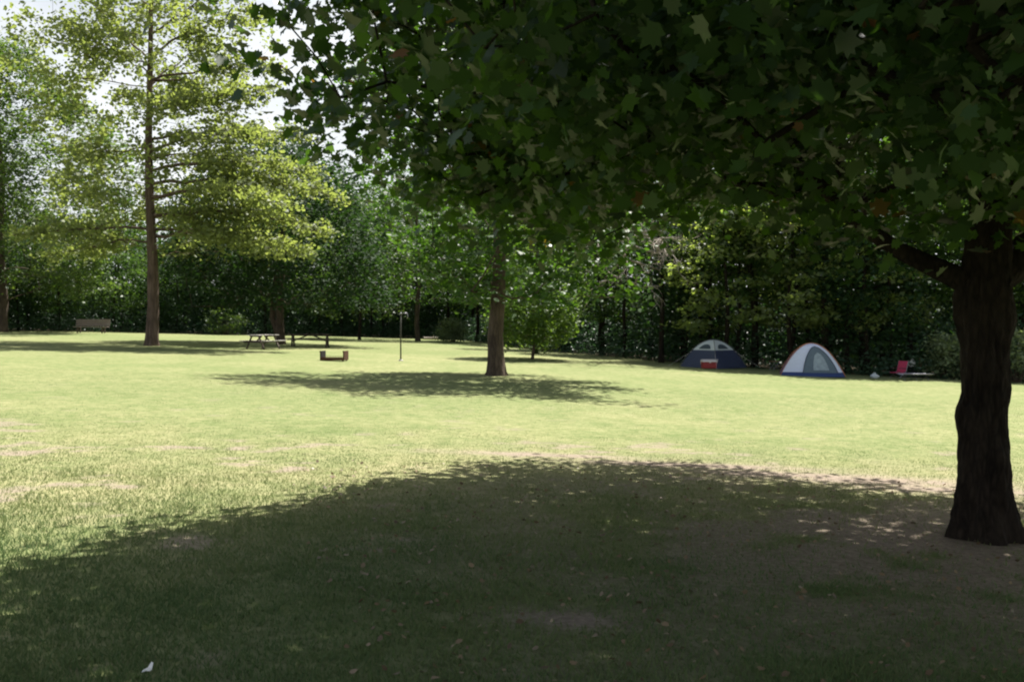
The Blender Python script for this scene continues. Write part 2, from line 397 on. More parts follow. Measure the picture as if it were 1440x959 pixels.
# ---------- the near maple
def near_maple():
    rng = np.random.default_rng(11)
    b = at(1386, 757)
    root = empty('maple_tree', b)
    tag(root, 'big dark maple with knobbly trunk at the right whose low branches overhang the foreground', 'tree')
    T = [(0, 0, -.1), (0, 0, .15), (.0, 0, .5), (-.01, 0, .9), (.0, .0, 1.3), (.01, 0, 1.7), (.0, .0, 2.0), (.04, .03, 2.5), (.12, .1, 3.2), (.10, .2, 4.2), (.0, .1, 5.4), (.05, 0, 6.8), (.1, 0, 8.2)]
    rad = [.225, .198, .178, .170, .170, .182, .198, .155, .14, .115, .09, .05, .02]
    mb = MB()
    trunk_tube(mb, T, rad, 72, .14, .62, 2, 16, burls=[(1.85, 0.1, .16, .045), (1.10, 3.3, .12, .05), (1.3, .2, .10, .03), (1.9, 3.0, .2, .05), (.75, 5.2, .15, .03), (1.5, 4.6, .12, .03)])
    t = Tree(T, rng)
    # the limbs the photo shows
    e1 = t.path(6, [(-.18, .05, 2.08), (-.42, .10, 2.20), (-.66, .12, 2.32), (-.92, .16, 2.50), (-1.15, .2, 2.72), (-1.5, .4, 3.2), (-2.1, .9, 3.7), (-2.9, 1.3, 4.2)], [.10, .082, .07, .062, .056, .05, .042, .03])
    e2 = t.path(6, [(.22, .05, 2.15), (.45, .05, 2.5), (.8, .0, 3.0), (1.3, -.3, 3.7), (2.2, -.5, 4.5)], [.13, .11, .095, .08, .05])
    t.path(7, [(-.3, -.3, 2.9), (-.8, -.9, 3.15), (-1.5, -1.8, 3.3), (-2.2, -2.7, 3.35)], [.07, .055, .045, .03])
    t.path(8, [(-.3, .5, 3.5), (-.8, 1.5, 3.9), (-1.5, 2.8, 4.0), (-2.2, 4.0, 3.9)], [.08, .07, .055, .035])
    t.path(8, [(.5, .7, 3.6), (1.0, 1.9, 4.0), (1.3, 3.2, 4.1), (1.4, 4.4, 3.9)], [.08, .07, .055, .035])
    t.path(7, [(.3, -.6, 3.0), (.4, -1.5, 3.3), (.2, -2.6, 3.5), (-.2, -3.6, 3.5)], [.07, .055, .045, .03])
    for k in range(9):
        a = k*2.4; l = rng.uniform(2.5, 4.2); z0 = 9+k % 3
        z = rng.uniform(5, 8)
        t.path(9+k % 3, bez(np.array(T[9+k % 3]), np.array((math.cos(a)*l*.5, math.sin(a)*l*.5, z-.3)), np.array((math.cos(a)*l, math.sin(a)*l, z)), 5)[1:])
    # crown attractors; unseen camera side widened to cut sky light on the foreground
    def RR(a): return float(np.interp(math.degrees(a), [0, 45, 73, 98, 120, 130, 145, 160, 180, 195, 220, 270, 315, 360],
                                      [6.0, 5.3, 5.0, 6.2, 6.0, 5.2, 4.9, 5.1, 5.3, 5.45, 5.6, 6.6, 6.8, 6.2])) + .15*math.sin(11*a)
    A = []
    nlow = 600; nall = 2400
    while len(A) < nall:
        a = rng.random()*2*math.pi; r = math.sqrt(rng.random()); Rm = RR(a)
        zt = 3.2+6.3*math.sqrt(max(0, 1-r**2.4))
        zb = 2.78 + .12+.85*float(fbm(r*Rm*math.cos(a)*.9+40, r*Rm*math.sin(a)*.9+40, 77)-.5)*2 + (.35 if r < .25 else 0)
        if len(A) < nlow: z = zb+rng.random()**1.3*1.1
        else:
            z = zb + (zt-zb)*(rng.random()**.8)
        X_, Y_ = r*Rm*math.cos(a), r*Rm*math.sin(a)
        if X_ < -4.2: z += .30*min(1.6, -4.2-X_)
        if -1.8 < X_ < 2 and Y_ < .6 and z < 3.2: z -= .50
        if Y_ > 1: z += .15
        hole = float(vnoise(X_*.9+20, (Y_*.7+z*.9), 91)*.6+vnoise(X_*2+z*1.3, Y_*1.7+9, 92)*.4)
        if hole < .49 and z < 4.3 and not (-3.4 < X_ < 2.6 and -2.5 < Y_ < 1.2): continue
        A.append((X_, Y_, z))
    A = np.array(A)
    t.grow(A, 1.9, .5, .12)
    t.radii(.006, .42)
    t.bark(mb, 0, 5)
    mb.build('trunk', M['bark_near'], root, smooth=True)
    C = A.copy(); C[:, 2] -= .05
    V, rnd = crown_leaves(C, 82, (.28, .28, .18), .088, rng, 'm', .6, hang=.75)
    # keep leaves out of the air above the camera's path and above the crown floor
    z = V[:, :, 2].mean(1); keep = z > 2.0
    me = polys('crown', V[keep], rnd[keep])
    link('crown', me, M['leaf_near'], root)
    # a bare forked twig hanging in front of the leaves
    return root
near_maple()

def leafy_tree(name, label, px, py, H, Rx, zb, trunk_r, lm, bm, seed, ncl=260, per=45, size=.13, spread=(.45, .45, .25), Ry=None, lean=(0, 0), flare=.3, shape='q', group=None, tilt=.6, rough=.25, pos=None, shell=.6, offset=(0, 0), cat='tree', hang=.3, tip=.008, n=20, twin=None, turn=0):
    rng = np.random.default_rng(seed)
    b = at(px, py) if pos is None else Vector(pos)
    root = empty(name, b); tag(root, label, cat, group)
    K = 9; zs = np.linspace(-.15, H*.88, K)
    T = [(lean[0]*(z/H)**1.3*1.0 + .10*math.sin(z*.8+seed) if z > .5 else 0, lean[1]*(max(z, 0)/H) + (.08*math.cos(z*.7+seed) if z > .5 else 0), z) for z in zs]
    T = [(p[0] if abs(p[0]) < 9 else 0, p[1], p[2]) for p in T]
    rad = [trunk_r*(1-.1*min(1, z/2))*(1-.86*(max(0, z)/(H*.88))**1.15)+.01 for z in zs]
    mb = MB(); trunk_tube(mb, T, rad, n, .05, flare, seed, 5)
    if twin:
        T2 = [(twin*(1-math.exp(-z*1.2))*1.3+.15*z, .1, z) for z in np.linspace(0, H*.6, 6)]
        trunk_tube(mb, T2, [trunk_r*.8*(1-.8*i/5) for i in range(6)], n, .05, .1, seed+4, 4)
    t = Tree(T, rng)
    A = blob_points(ncl, rng, Rx, Ry or Rx, zb, H, shell, 2.0, seed, rough, turn)
    A[:, 0] += offset[0]; A[:, 1] += offset[1]
    g = A[rng.choice(len(A), 14, replace=False)]*np.array([.6, .6, 1])
    t.grow(g, max(zb*.6, .3), .8, .10, only=t.nt); t.grow(A, max(zb*.6, .3), .8, .10)
    t.radii(tip, .46); t.bark(mb, 0, 5)
    mb.build('trunk', bm, root, smooth=True)
    V, rnd = crown_leaves(A, per, spread, size, rng, shape, tilt, hang)
    link('crown', polys('crown', V, rnd), lm, root)
    return root

# ---------- middle tree in the lawn
mid = leafy_tree('maple_tree', 'broad maple standing alone in the middle of the sunlit lawn', 698, 528, 12.0, 5.6, 2.3, .26, M['leaf_mid'], M['bark_mid'], 5,
           ncl=330, per=54, size=.165, spread=(.38, .38, .2), shape='t', flare=.6, n=28, rough=.75, Ry=3.3, turn=-.62, offset=(.1, -.5))
# ---------- airy yellow-green tree on the left, level boughs
def airy_tree():
    rng = np.random.default_rng(23)
    b = at(213, 486); root = empty('lawn_tree', b)
    tag(root, 'tall airy yellow-green tree with level boughs and reddish trunk, left of the picnic tables', 'tree')
    H = 21.0; K = 12; zs = np.linspace(-.15, H, K)
    T = [(.10*math.sin(z*.5), .08*math.cos(z*.6), z) for z in zs]; T[0] = (0, 0, -.15)
    rad = [.29*(1-.93*(max(0, z)/H)**.85)+.012 for z in zs]
    mb = MB(); trunk_tube(mb, T, rad, 24, .05, .45, 7, 6)
    T2 = [tuple(np.interp(z, zs, [p[j] for p in T]) for j in (0, 1))+(z,) for z in np.arange(0, H, .3)]
    t = Tree(T2, rng); LC = []
    def bough(z, az, ln, rise, droop, dens=1.0, bend=0):
        i = int(z/.3); a = np.array(T2[i]); d = np.array((math.cos(az), math.sin(az), 0.0)); d2 = np.array((math.cos(az+bend), math.sin(az+bend), 0.0))
        P = [a + d*ln*u*(1-u*.3) + d2*ln*u*u*.3 + np.array([0, 0, rise*ln*u - droop*ln*u*u]) + rng.normal(0, .06, 3) for u in np.linspace(.1, 1, 9)]
        r0 = .009*ln+.010
        e = t.path(i, P, [r0*(1-.85*u) for u in np.linspace(0, 1, 9)])
        base = len(t.pos)-9
        for k in range(int(ln*4.2*dens)):
            u = rng.uniform(.22, 1.0); q = P[min(8, int(u*8.99))]; s = rng.choice([-1, 1])
            tw = az + s*rng.uniform(.5, 1.2); l = rng.uniform(.3, 1.0)*(1.15-u)*ln*.36+.25
            e = q + np.array([math.cos(tw)*l, math.sin(tw)*l, rng.uniform(-.25, .12)*l])
            t.path(base+min(8, int(u*8.99)), [(q+e)/2+rng.normal(0, .03, 3), e], [.009, .004], tip=False)
            for w in np.linspace(.15, 1.1, max(2, int(l*4))): LC.append(q+(e-q)*w)
        for u in np.linspace(.45, 1, int(ln*2)): LC.append(P[min(8, int(u*8.99))]+rng.normal(0, .1, 3))
    A = blob_points(390, rng, 5.6, 5.6, 4.4, H, .45, 2.0, 9, .5)
    g = A[rng.choice(len(A), 26, replace=False)]*np.array([.65, .65, 1])
    t.grow(g, 3.6, .7, .02, only=t.nt); t.grow(A, 3.6, .7, .06, wig=.10)
    for k in range(12):
        bough(rng.uniform(5, 15), k*2.4+1, rng.uniform(3, 5.2), rng.uniform(.1, .5), rng.uniform(.1, .4), 1.1, rng.uniform(-.9, .9))
    # long level boughs reaching right
    for z, az, ln, ri, dr in [(6.0, -.18, 8.4, .12, .22), (6.9, -.5, 8.8, .14, .24), (5.2, -.35, 7.6, .06, .20), (7.6, .1, 8.6, .16, .22), (8.3, -.25, 8.2, .20, .24), (5.6, .3, 7.0, .08, .2), (9.6, .2, 6.8, .26, .2), (9.0, -.6, 6.8, .2, .2), (11.0, -.1, 6.0, .3, .16), (12.4, .3, 5.6, .34, .14), (13.6, -.3, 5.4, .4, .14), (4.9, 2.9, 5.0, .08, .22), (5.4, 3.6, 5.5, .1, .2)]:
        bough(z, az, ln, ri, dr, 1.25, rng.uniform(-.35, .35))
    # upper fork
    for z, az, ln in [(13.2, 2.6, 5.0), (14.4, .3, 4.6), (15.6, 3.4, 4.0), (12.0, 1.2, 4.2)]:
        bough(z, az, ln, .9, .1, 1.0)
    t.radii(.006, .4); t.bark(mb, 0, 5)
    mb.build('trunk', M['bark_red'], root, smooth=True)
    V, rnd = crown_leaves(np.array(LC), 8, (.20, .20, .20), .17, rng, 't', .8, .4)
    V2, rnd2 = crown_leaves(A, 42, (.31, .31, .25), .19, rng, 't', .8, .4)
    V = np.concatenate([V, V2]); rnd = np.concatenate([rnd, rnd2])
    link('crown', polys('crown', V, rnd), M['leaf_light'], root)
airy_tree()
# ---------- far-left tree, its trunk at the photo's left edge
leafy_tree('ash_tree', 'large fresh-green tree at the far left edge, taller than the woodland behind it', 3, 467, 19.5, 8.0, 2.6, .33, M['leaf_left'], M['bark_mid'], 31,
           ncl=820, per=66, size=.23, spread=(.44, .44, .26), rough=.5, shell=.45)
# ---------- dark tree over the picnic tables
leafy_tree('shade_tree', 'dense dark tree with two stems shading the end-on picnic table', 396, 484, 12.0, 5.8, 2.0, .24, M['leaf_dark'], M['bark_mid'], 41,
           ncl=420, per=60, size=.22, spread=(.55, .55, .28), twin=-.7)
# ---------- sapling right of the middle tree
leafy_tree('young_tree', 'young bright-green tree with low foliage just right of the middle maple', 748, 505, 7.0, 2.2, .7, .06, M['leaf_young'], M['bark_mid'], 51,
           ncl=200, per=44, size=.17, spread=(.26, .26, .18), shape='t', offset=(.15, 0))
# ---------- dead tree at the wood's edge
def dead_tree():
    rng = np.random.default_rng(61); b = at(930, 510); root = empty('dead_tree', b)
    tag(root, 'leafless dead tree with bleached grey boughs reaching left above the dark wood edge', 'tree')
    T = [(0, 0, -.1), (0, 0, 1), (.05, 0, 2.5), (0, .1, 4), (-.1, .1, 5.5), (-.1, .1, 7), (0, .1, 8.5)]
    mb = MB(); trunk_tube(mb, T, [.13, .12, .11, .10, .08, .06, .03], 14, .05, .3, 3, 4); mb.build('trunk', M['bark_near'], root, smooth=True); mb = MB()
    def br(a, d, ln, r, lev):
        P = [np.array(a)]; d = np.array(d, float); d /= np.linalg.norm(d); n = 7
        for i in range(n):
            d = d+rng.normal(0, .16, 3)+np.array([0, 0, .012]); d /= np.linalg.norm(d); P.append(P[-1]+d*ln/n)
        mb.tube(P, np.linspace(r, r*.3, n+1), 5, cap=False)
        if lev < 3:
            for k in range(6 if lev == 0 else 4):
                i = rng.integers(1, n+1); nd = d+rng.normal(0, .6, 3); br(P[i], nd, ln*rng.uniform(.35, .6), r*.5, lev+1)
    for z, dd, ln in [(4.4, (-1, -.3, .05), 4.4), (5.2, (-1, -.4, .18), 5.2), (5.8, (-1, .1, .12), 5.0), (6.2, (-1, -.5, .0), 4.8), (5.0, (-.7, -.7, .25), 3.8), (6.8, (-.8, -.2, .4), 3.6), (5.5, (.8, -.4, .3), 2.5), (3.6, (-1, -.4, .1), 3.2)]:
        br((-.05, .05, z), dd, ln*1.1, .07, 0)
    mb.build('bough', M['bark_dead'], root, smooth=True)
dead_tree()

# ---------- woodland edge
EDGE = [(-95, 80), (-62, 72), (-36, 70), (-32.3, 73), (-28.6, 77), (-21.7, 79), (-13.7, 87), (-5, 87), (-1, 76), (.9, 65), (3.3, 57.5), (6.4, 50.5), (7.9, 47.3), (10.3, 43.8), (14.4, 39.6), (20, 39), (30, 38), (46, 36), (80, 32)]
EX = np.array([p[0] for p in EDGE], float); EY = np.array([p[1] for p in EDGE], float)
def edge(x): return np.interp(x, EX, EY)
def wood_h(x): return np.interp(x, [-95, -36, -29, -22, -14, -5, 3, 10, 16, 80], [11, 11, 11.5, 15, 17, 17.5, 15, 14, 16, 17])

def wood_proto(H, Rx, zb, seed, lm, n=150, per=42, size=.21, dr=.14):
    rng = np.random.default_rng(seed); K = 7; zs = np.linspace(-.2, H*.86, K)
    T = [(.15*math.sin(z*.6+seed), .12*math.cos(z*.5+seed), z) for z in zs]
    mb = MB(); trunk_tube(mb, T, [dr*(1-.85*max(0, z)/H) for z in zs], 10, .05, .25, seed, 3)
    t = Tree(T, rng); A = blob_points(n, rng, Rx, Rx, zb, H, .6, 2, seed, .35)
    t.grow(A, zb*.5, 1.2, .1); t.radii(.01, .42); t.bark(mb, .02, 4)
    V, rnd = crown_leaves(A, per, (.42, .42, .20), size, rng, 'q', .6, .4)
    return mb.mesh('trunk'), polys('crown', V, rnd), lm
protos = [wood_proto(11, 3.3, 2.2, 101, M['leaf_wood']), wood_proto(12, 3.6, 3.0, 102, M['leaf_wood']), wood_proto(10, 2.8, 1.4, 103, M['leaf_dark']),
          wood_proto(12.5, 3.3, 4.2, 104, M['leaf_wood'], dr=.18), wood_proto(9, 2.6, 1.6, 105, M['leaf_sunlit'])]
for a, b_, c in protos:
    a.materials.append(M['bark_near']); b_.materials.append(c)
rng = np.random.default_rng(7)
WG = 'trees of the woodland edge'
def wood_tree(x, y, k, s, rz, label='dark leafy woodland tree in the shaded tree line behind the lawn', group=WG):
    a, b_, c = protos[k]
    o = empty('woodland_tree', (x, y, float(gz(x, y))), rz); o.scale = (s, s, s); tag(o, label, 'tree', group)
    link('trunk', a, None, o); link('crown', b_, None, o)
    return o
x = -52.0; i = 0
while x < 30:
    h = wood_h(x); k = int(rng.choice([0, 1, 2, 3])); H = [11, 12, 10, 12.5, 9][k]
    wood_tree(x+rng.uniform(-.6, .6), float(edge(x))+rng.uniform(1.2, 3.4), k, h/H*rng.uniform(.50, .68), rng.uniform(0, 6.28))
    x += rng.uniform(2.4, 3.6) if x < -2 else rng.uniform(2.0, 3.0)
x = -50.0
while x < 30:
    h = wood_h(x); k = int(rng.choice([0, 1, 3])); H = [11, 12, 10, 12.5, 9][k]
    wood_tree(x+rng.uniform(-.8, .8), float(edge(x))+rng.uniform(5.5, 8.5), k, h/H*rng.uniform(.78, .95), rng.uniform(0, 6.28))
    x += rng.uniform(3.2, 4.6)
# slim bare stems that stand in the dark below the crowns
def stems():
    rng = np.random.default_rng(88)
    for (px, w, top) in [(985, .09, 6), (1003, .12, 7), (1040, .10, 6.5), (1066, .15, 8), (1120, .10, 7), (1160, .17, 8), (1196, .12, 7.5), (1228, .10, 7), (1262, .09, 6), (965, .08, 5), (880, .11, 6.5), (845, .09, 6), (480, .10, 6), (520, .12, 6.5), (447, .09, 6)]:
        d = 40.0
        for _ in range(8):
            xx = (px-CX)/F*d; d = float(edge(xx))+1.2
        xx = (px-CX)/F*d; d += rng.uniform(-.3, 1.2)
        mb = MB(); top += rng.uniform(0, 2)
        lean = rng.normal(0, .4)
        trunk_tube(mb, [(lean*(z/top)**2+.06*math.sin(z*2+px), 0, z) for z in np.linspace(-.2, top, 7)], [w*(1-.5*u) for u in np.linspace(0, 1, 7)], 9, .05, .25, int(px) % 9, 3)
        for k in range(6):
            z = rng.uniform(.4, .95)*top; a = rng.uniform(0, 6.28); l = rng.uniform(.7, 1.6)
            mb.tube([(lean*(z/top)**2, 0, z), (lean*(z/top)**2+math.cos(a)*l*.5, math.sin(a)*l*.5, z+.35), (lean*(z/top)**2+math.cos(a)*l, math.sin(a)*l, z+.8)], [.035, .022, .008], 4, cap=False)
        root = empty('slim_tree', (xx, d, float(gz(xx, d))))
        tag(root, 'slim dark stem standing in the shade at the front of the woodland', 'tree', 'slim stems at the woodland front')
        mb.build('trunk', M['bark_near'], root, smooth=True)
        A = np.stack([rng.normal(lean, .8, 26), rng.normal(0, .8, 26), rng.uniform(top*.62, top*1.08, 26)], 1)
        V, rn = crown_leaves(A, 30, (.3, .3, .2), .2, rng, 'q', .6, .3)
        link('crown', polys('crown', V, rn), M['leaf_wood'], root)
stems()
# drooping trees behind the tents, sunlight painted in as pale leaf colour
for (px, py, H, Rx, zb, lab, s) in [(1020, 515.5, 7.6, 2.3, 1.6, 'tree with sunlight painted into its leaf colour, drooping over the navy tent', 201),
                                  (1210, 525, 7.0, 3.0, 1.9, 'tree with low spreading foliage coloured as if sunlit, behind and right of the white tent', 203),
                                  (1112, 520.5, 8.8, 2.5, 2.1, 'tall tree with leaves coloured as if sunlit, rising between and behind the two tents', 204)]:
    leafy_tree('woodland_tree', lab, px, py, H, Rx, zb, .11, M['leaf_sunlit'], M['bark_near'], s, ncl=85, per=44, size=.20, spread=(.34, .34, .12), hang=.6, group=WG, rough=.5)
leafy_tree('maple_tree', 'round-crowned tree at the wood edge between the lantern post and the middle maple', 588, 480, 14.0, 6.0, 3.0, .2, M['leaf_mid'], M['bark_mid'], 211, ncl=300, per=48, size=.2, spread=(.4, .4, .2), rough=.35)
leafy_tree('woodland_tree', 'light green tree with a bright low crown right of the dark shade tree', 505, 478, 10.5, 3.4, 1.8, .12, M['leaf_left'], M['bark_near'], 207, ncl=150, per=40, size=.22, spread=(.35, .35, .2), group=WG, rough=.4)

# the wood behind, one mass nobody could count
def wood_mass():
    rng = np.random.default_rng(300); n = 210000
    x = rng.uniform(-100, 75, n); e = edge(x); dep = 11+rng.random(n)**.8*24
    lowm = rng.random(n) < .42
    h = (wood_h(x)-.8)*(.80+.35*vnoise(x*.25, dep*.15, 4))*np.clip(.7+.3*(dep-11)/7, 0, 1.05); z = rng.random(n)**.9*h; z = np.where(lowm, rng.random(n)*4.2, z)
    C = np.stack([x, e+dep, gz(x, e+dep)+z], 1)
    cl = vnoise(x*.45+z*.15, z*.55+dep*.2, 19)*.6+vnoise(x*1.1, z*1.2+dep*.5, 20)*.4; kp = (cl > .35) | (z < 3.5); V = leaf_faces(C, .55, rng, 'q', .9)[kp]; x = x[kp]; z = z[kp]; n = len(x)
    rn = np.clip(.6*vnoise(x*.4, z*.5, 12)+.4*rng.random(n), 0, 1)
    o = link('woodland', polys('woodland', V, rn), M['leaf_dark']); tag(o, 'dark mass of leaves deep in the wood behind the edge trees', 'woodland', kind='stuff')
    # its trunks
    # low brush along the edge
    n = 90000; x = rng.uniform(-70, 42, n); e = edge(x); dep = rng.random(n)**1.2*8-.2
    hh = (1.1+1.9*vnoise(x*.35, dep*.3, 41))*np.clip(.35+dep*.45, 0, 1.2); z = rng.random(n)*hh
    C = np.stack([x, e+dep, gz(x, e+dep)+z+.03], 1)
    # leave the tents' ground free
    V = leaf_faces(C, .17, rng, 'q', .8); rn = np.clip(.7*vnoise(x*.8, z*1.3, 13)+.4*rng.random(n)-.05, 0, 1)
    o = link('undergrowth', polys('undergrowth', V, rn), M['leaf_teal']); tag(o, 'low blue-green undergrowth filling the foot of the wood', 'undergrowth', kind='stuff')
wood_mass()

# shrubs
def shrub(name, label, px, py, w, h, m, seed, n=90, per=34, size=.12):
    rng = np.random.default_rng(seed); b = at(px, py); root = empty(name, b); tag(root, label, 'shrub')
    mb = MB(); A = []
    for k in range(n):
        a = rng.random()*6.28; r = math.sqrt(rng.random())*w/2; z = h*(.12+.88*rng.random())*(1-.35*(r/(w/2))**2)
        A.append((r*math.cos(a), r*math.sin(a)*.8, z))
    A = np.array(A)
    for p in A[::3]: mb.tube([(p[0]*.15, p[1]*.15, -.03), (p[0]*.5, p[1]*.5, p[2]*.6), tuple(p)], [.018, .012, .004], 4, cap=False)
    mb.build('stems', M['bark_mid'], root)
    V, rn = crown_leaves(A, per, (.13*w**.5, .13*w**.5, .12), size, rng, 'q', .8, .3)
    link('foliage', polys('foliage', V, rn), m, root)
    return root
shrub('leafy_shrub', 'pale grey-green shrub at the wood edge left of the middle maple', 636, 481, 2.3, 1.9, M['leaf_pale'], 1, 100, 34, .13)
shrub('leafy_shrub', 'green shrub in front of the woods between the reddish trunk and the dark shade tree', 318, 471, 3.0, 2.3, M['leaf_left'], 2, 70, 22, .15)
shrub('leafy_shrub', 'tall silvery shrub at the wood edge beside the near trunk', 1338, 533, 2.0, 2.2, M['leaf_pale'], 3, 90, 26, .13)
shrub('leafy_shrub', 'silvery shrub at the right border, just beyond the near trunk', 1432, 538, 1.5, 2.2, M['leaf_pale'], 4, 60, 26, .13)
shrub('leafy_shrub', 'green bushy shrub at the foot of the young bright-green tree', 752, 497, 1.5, 1.6, M['leaf_left'], 6, 60, 30, .12)

# ------------------------------------------------------------------ ground
def ground():
    xs = np.unique(np.concatenate([np.linspace(-700, -80, 22), np.linspace(-80, -12, 60), np.linspace(-12, 12, 200), np.linspace(12, 80, 60), np.linspace(80, 700, 22)]))
    ys = np.unique(np.concatenate([np.linspace(-200, -4, 12), np.linspace(-4, 18, 200), np.linspace(18, 90, 110), np.linspace(90, 900, 24)]))
    X, Y = np.meshgrid(xs, ys); Z = gz(X, Y)+.015*(fbm(X*1.1, Y*1.1, 2)-.5)*np.exp(-np.abs(Y)/40)
    V = np.stack([X, Y, Z], 2).reshape(-1, 3); nx, ny = len(xs), len(ys)
    i = np.arange(ny-1)[:, None]*nx+np.arange(nx-1)[None]; F_ = np.stack([i, i+1, i+nx+1, i+nx], 2).reshape(-1, 4)
    me = bpy.data.meshes.new('lawn'); me.vertices.add(len(V)); me.vertices.foreach_set('co', V.astype(np.float32).ravel())
    me.loops.add(F_.size); me.loops.foreach_set('vertex_index', F_.ravel().astype(np.int32)); me.polygons.add(len(F_))
    me.polygons.foreach_set('loop_start', np.arange(0, F_.size, 4, dtype=np.int32)); me.polygons.foreach_set('loop_total', np.full(len(F_), 4, np.int32))
    me.polygons.foreach_set('use_smooth', np.ones(len(F_), bool))
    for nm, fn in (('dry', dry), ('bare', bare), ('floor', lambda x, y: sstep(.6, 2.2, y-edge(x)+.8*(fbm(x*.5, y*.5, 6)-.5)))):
        a = me.attributes.new(nm, 'FLOAT', 'POINT'); a.data.foreach_set('value', fn(V[:, 0], V[:, 1]).astype(np.float32))
    me.update(calc_edges=True)
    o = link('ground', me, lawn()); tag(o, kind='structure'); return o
ground()

def blades():
    rng = np.random.default_rng(77)
    def field(n, y0, y1, hgt, wid, pw, bias=0.0):
        y = y0+(y1-y0)*rng.random(n)**pw; half = .56*y+1.0; x = (rng.random(n)*2-1)*half
        keep = rng.random(n) > bare(x, y)*.93; x = x[keep]; y = y[keep]; n = len(x)
        z = gz(x, y)+.015*(fbm(x*1.1, y*1.1, 2)-.5)*np.exp(-np.abs(y)/40)
        tuft = fbm(x*2.1, y*2.1, 55)
        h = hgt*(.45+1.0*tuft**1.5)*(.6+.8*rng.random(n))*(1-.75*sstep(6, 15, y)); w = wid*(.7+.6*rng.random(n))
        a = rng.random(n)*2*math.pi; l = rng.normal(0, .55, (n, 2))*h[:, None]
        dx = np.cos(a)*w/2; dy = np.sin(a)*w/2
        A = np.stack([x-dx, y-dy, z-.004], 1); B = np.stack([x+dx, y+dy, z-.004], 1)
        Cc = np.stack([x+l[:, 0], y+l[:, 1], z+h], 1)
        d = dry(x, y); s = fbm(x*.9+3, y*.9, 66)
        r = np.clip(.16+.40*d+.35*(s-.5)+rng.normal(0, .09, n), 0, 1)
        return np.stack([A, B, Cc], 1), r
    parts = [field(330000, 2.4, 26, .038, .0075, 1.55), field(150000, 2.4, 15, .036, .008, 1.2)]
    V = np.concatenate([p[0] for p in parts]); r = np.concatenate([p[1] for p in parts])
    o = link('grass', polys('grass', V, r), M['blade']); tag(o, 'short mown summer grass, greener in the middle and straw-dry in patches', 'grass', kind='stuff')
blades()

def litter():
    rng = np.random.default_rng(99); n = 1500
    y = 3+rng.random(n)*8; x = .5+(rng.random(n)*1.5-.5)*.56*y
    C = np.stack([x, y, gz(x, y)+.028], 1)
    V = leaf_faces(C, .034, rng, 't', .5)
    m = leafmat('dry fallen leaves', (.10, .065, .035), (.30, .22, .13), None, .15, (1, 1, 1))
    o = link('fallen_leaves', polys('fallen_leaves', V, rng.random(n)), m); tag(o, 'small brown fallen leaves and crumbs scattered in the tree shade', 'fallen leaves', kind='stuff')
litter()

# ------------------------------------------------------------------ camp things
M['navy'] = plain('navy nylon', (.034, .044, .085), .55, noise=.1, scale=3)
M['navy2'] = plain('blue nylon', (.025, .050, .16), .55, noise=.1, scale=3)
M['greyny'] = plain('light grey nylon', (.50, .54, .55), .6, noise=.05)
M['whiteny'] = plain('white nylon', (.58, .63, .80), .6, noise=.04)
M['meshdark'] = plain('dark netting', (.05, .07, .085), .8, noise=.2, scale=30)
M['netgrey'] = plain('grey netting', (.11, .15, .19), .8, noise=.15, scale=20)
M['netlight'] = plain('pale netting', (.27, .33, .38), .8, noise=.3, scale=9)
M['orange'] = plain('orange pole sleeve', (.42, .17, .09), .5)
M['pole'] = plain('tent pole', (.12, .12, .13), .4)
M['red'] = plain('red plastic', (.32, .03, .03), .4)
M['whitepl'] = plain('white plastic', (.75, .68, .68), .4, noise=.04)
M['pink'] = plain('pink fabric', (.60, .06, .14), .8)
M['steel'] = plain('grey tube', (.25, .25, .27), .4, .7)
M['grey'] = plain('grey canvas', (.26, .25, .30), .8)
M['dark'] = plain('dark plastic', (.03, .032, .035), .5)
M['bag'] = plain('white bag', (.85, .84, .80), .5, noise=.05)
M['brown'] = plain('brown paper', (.22, .13, .07), .8)
M['wood'] = plain('weathered planks', (.26, .22, .19), .85, noise=.3, scale=14)
M['woodd'] = plain('dark timber', (.075, .055, .045), .85, noise=.3, scale=14)
M['woodl'] = plain('sun-bleached planks', (.46, .43, .40), .8, noise=.2, scale=14)
M['benchw'] = plain('silvery grey planks', (.20, .165, .15), .8, noise=.15, scale=14)
M['rust'] = plain('rusty steel', (.085, .036, .020), .85, .2, noise=.35, scale=18)
M['black'] = plain('sooty steel', (.018, .016, .015), .8, .2)
M['post'] = plain('dark green post', (.06, .06, .05), .7, .3)

def dome(a, b, h, s, t, face, sag=.07):
    """a point of a dome tent's face: s -1..1 across, t 0..1 up (0 ground, 1 apex)"""
    w = 1-t; z = h*(1-w**2.0)
    pin = 1-sag*(1-s*s)*math.sin(min(1, t*1.3)*math.pi)
    p = [(s*a*w, -b*w*pin), (a*w*pin, s*b*w), (-s*a*w, b*w*pin), (-a*w*pin, -s*b*w)][face]
    return Vector((p[0], p[1], z))
def dpatch(mb, a, b, h, face, s0, s1, t0, t1, off=0.0, ns=12, nt_=10, test=None):
    vs = []; fs = []
    for j in range(nt_+1):
        for i in range(ns+1):
            s = s0+(s1-s0)*i/ns; t = t0+(t1-t0)*j/nt_
            if test: s, t = test(i/ns*2-1, j/nt_*2-1)
            vs.append(dome(a+off, b+off, h+off, s, min(t, 1), face))
    for j in range(nt_):
        for i in range(ns): q = j*(ns+1)+i; fs.append((q, q+1, q+ns+2, q+ns+1))
    mb.add(vs, fs)
def disc(sc, tc, rs, rt):
    """square grid -> rounded patch in s,t"""
    def f(u, v):
        x = u*math.sqrt(max(0, 1-v*v/2)); y = v*math.sqrt(max(0, 1-u*u/2)); return sc+rs*x, tc+rt*y
    return f
def arch(sc, t0, rs, t1):
    def f(u, v):
        q = (v+1)/2; return sc+rs*u*math.sqrt(max(0, 1-q**2.6)), t0+(t1-t0)*q
    return f
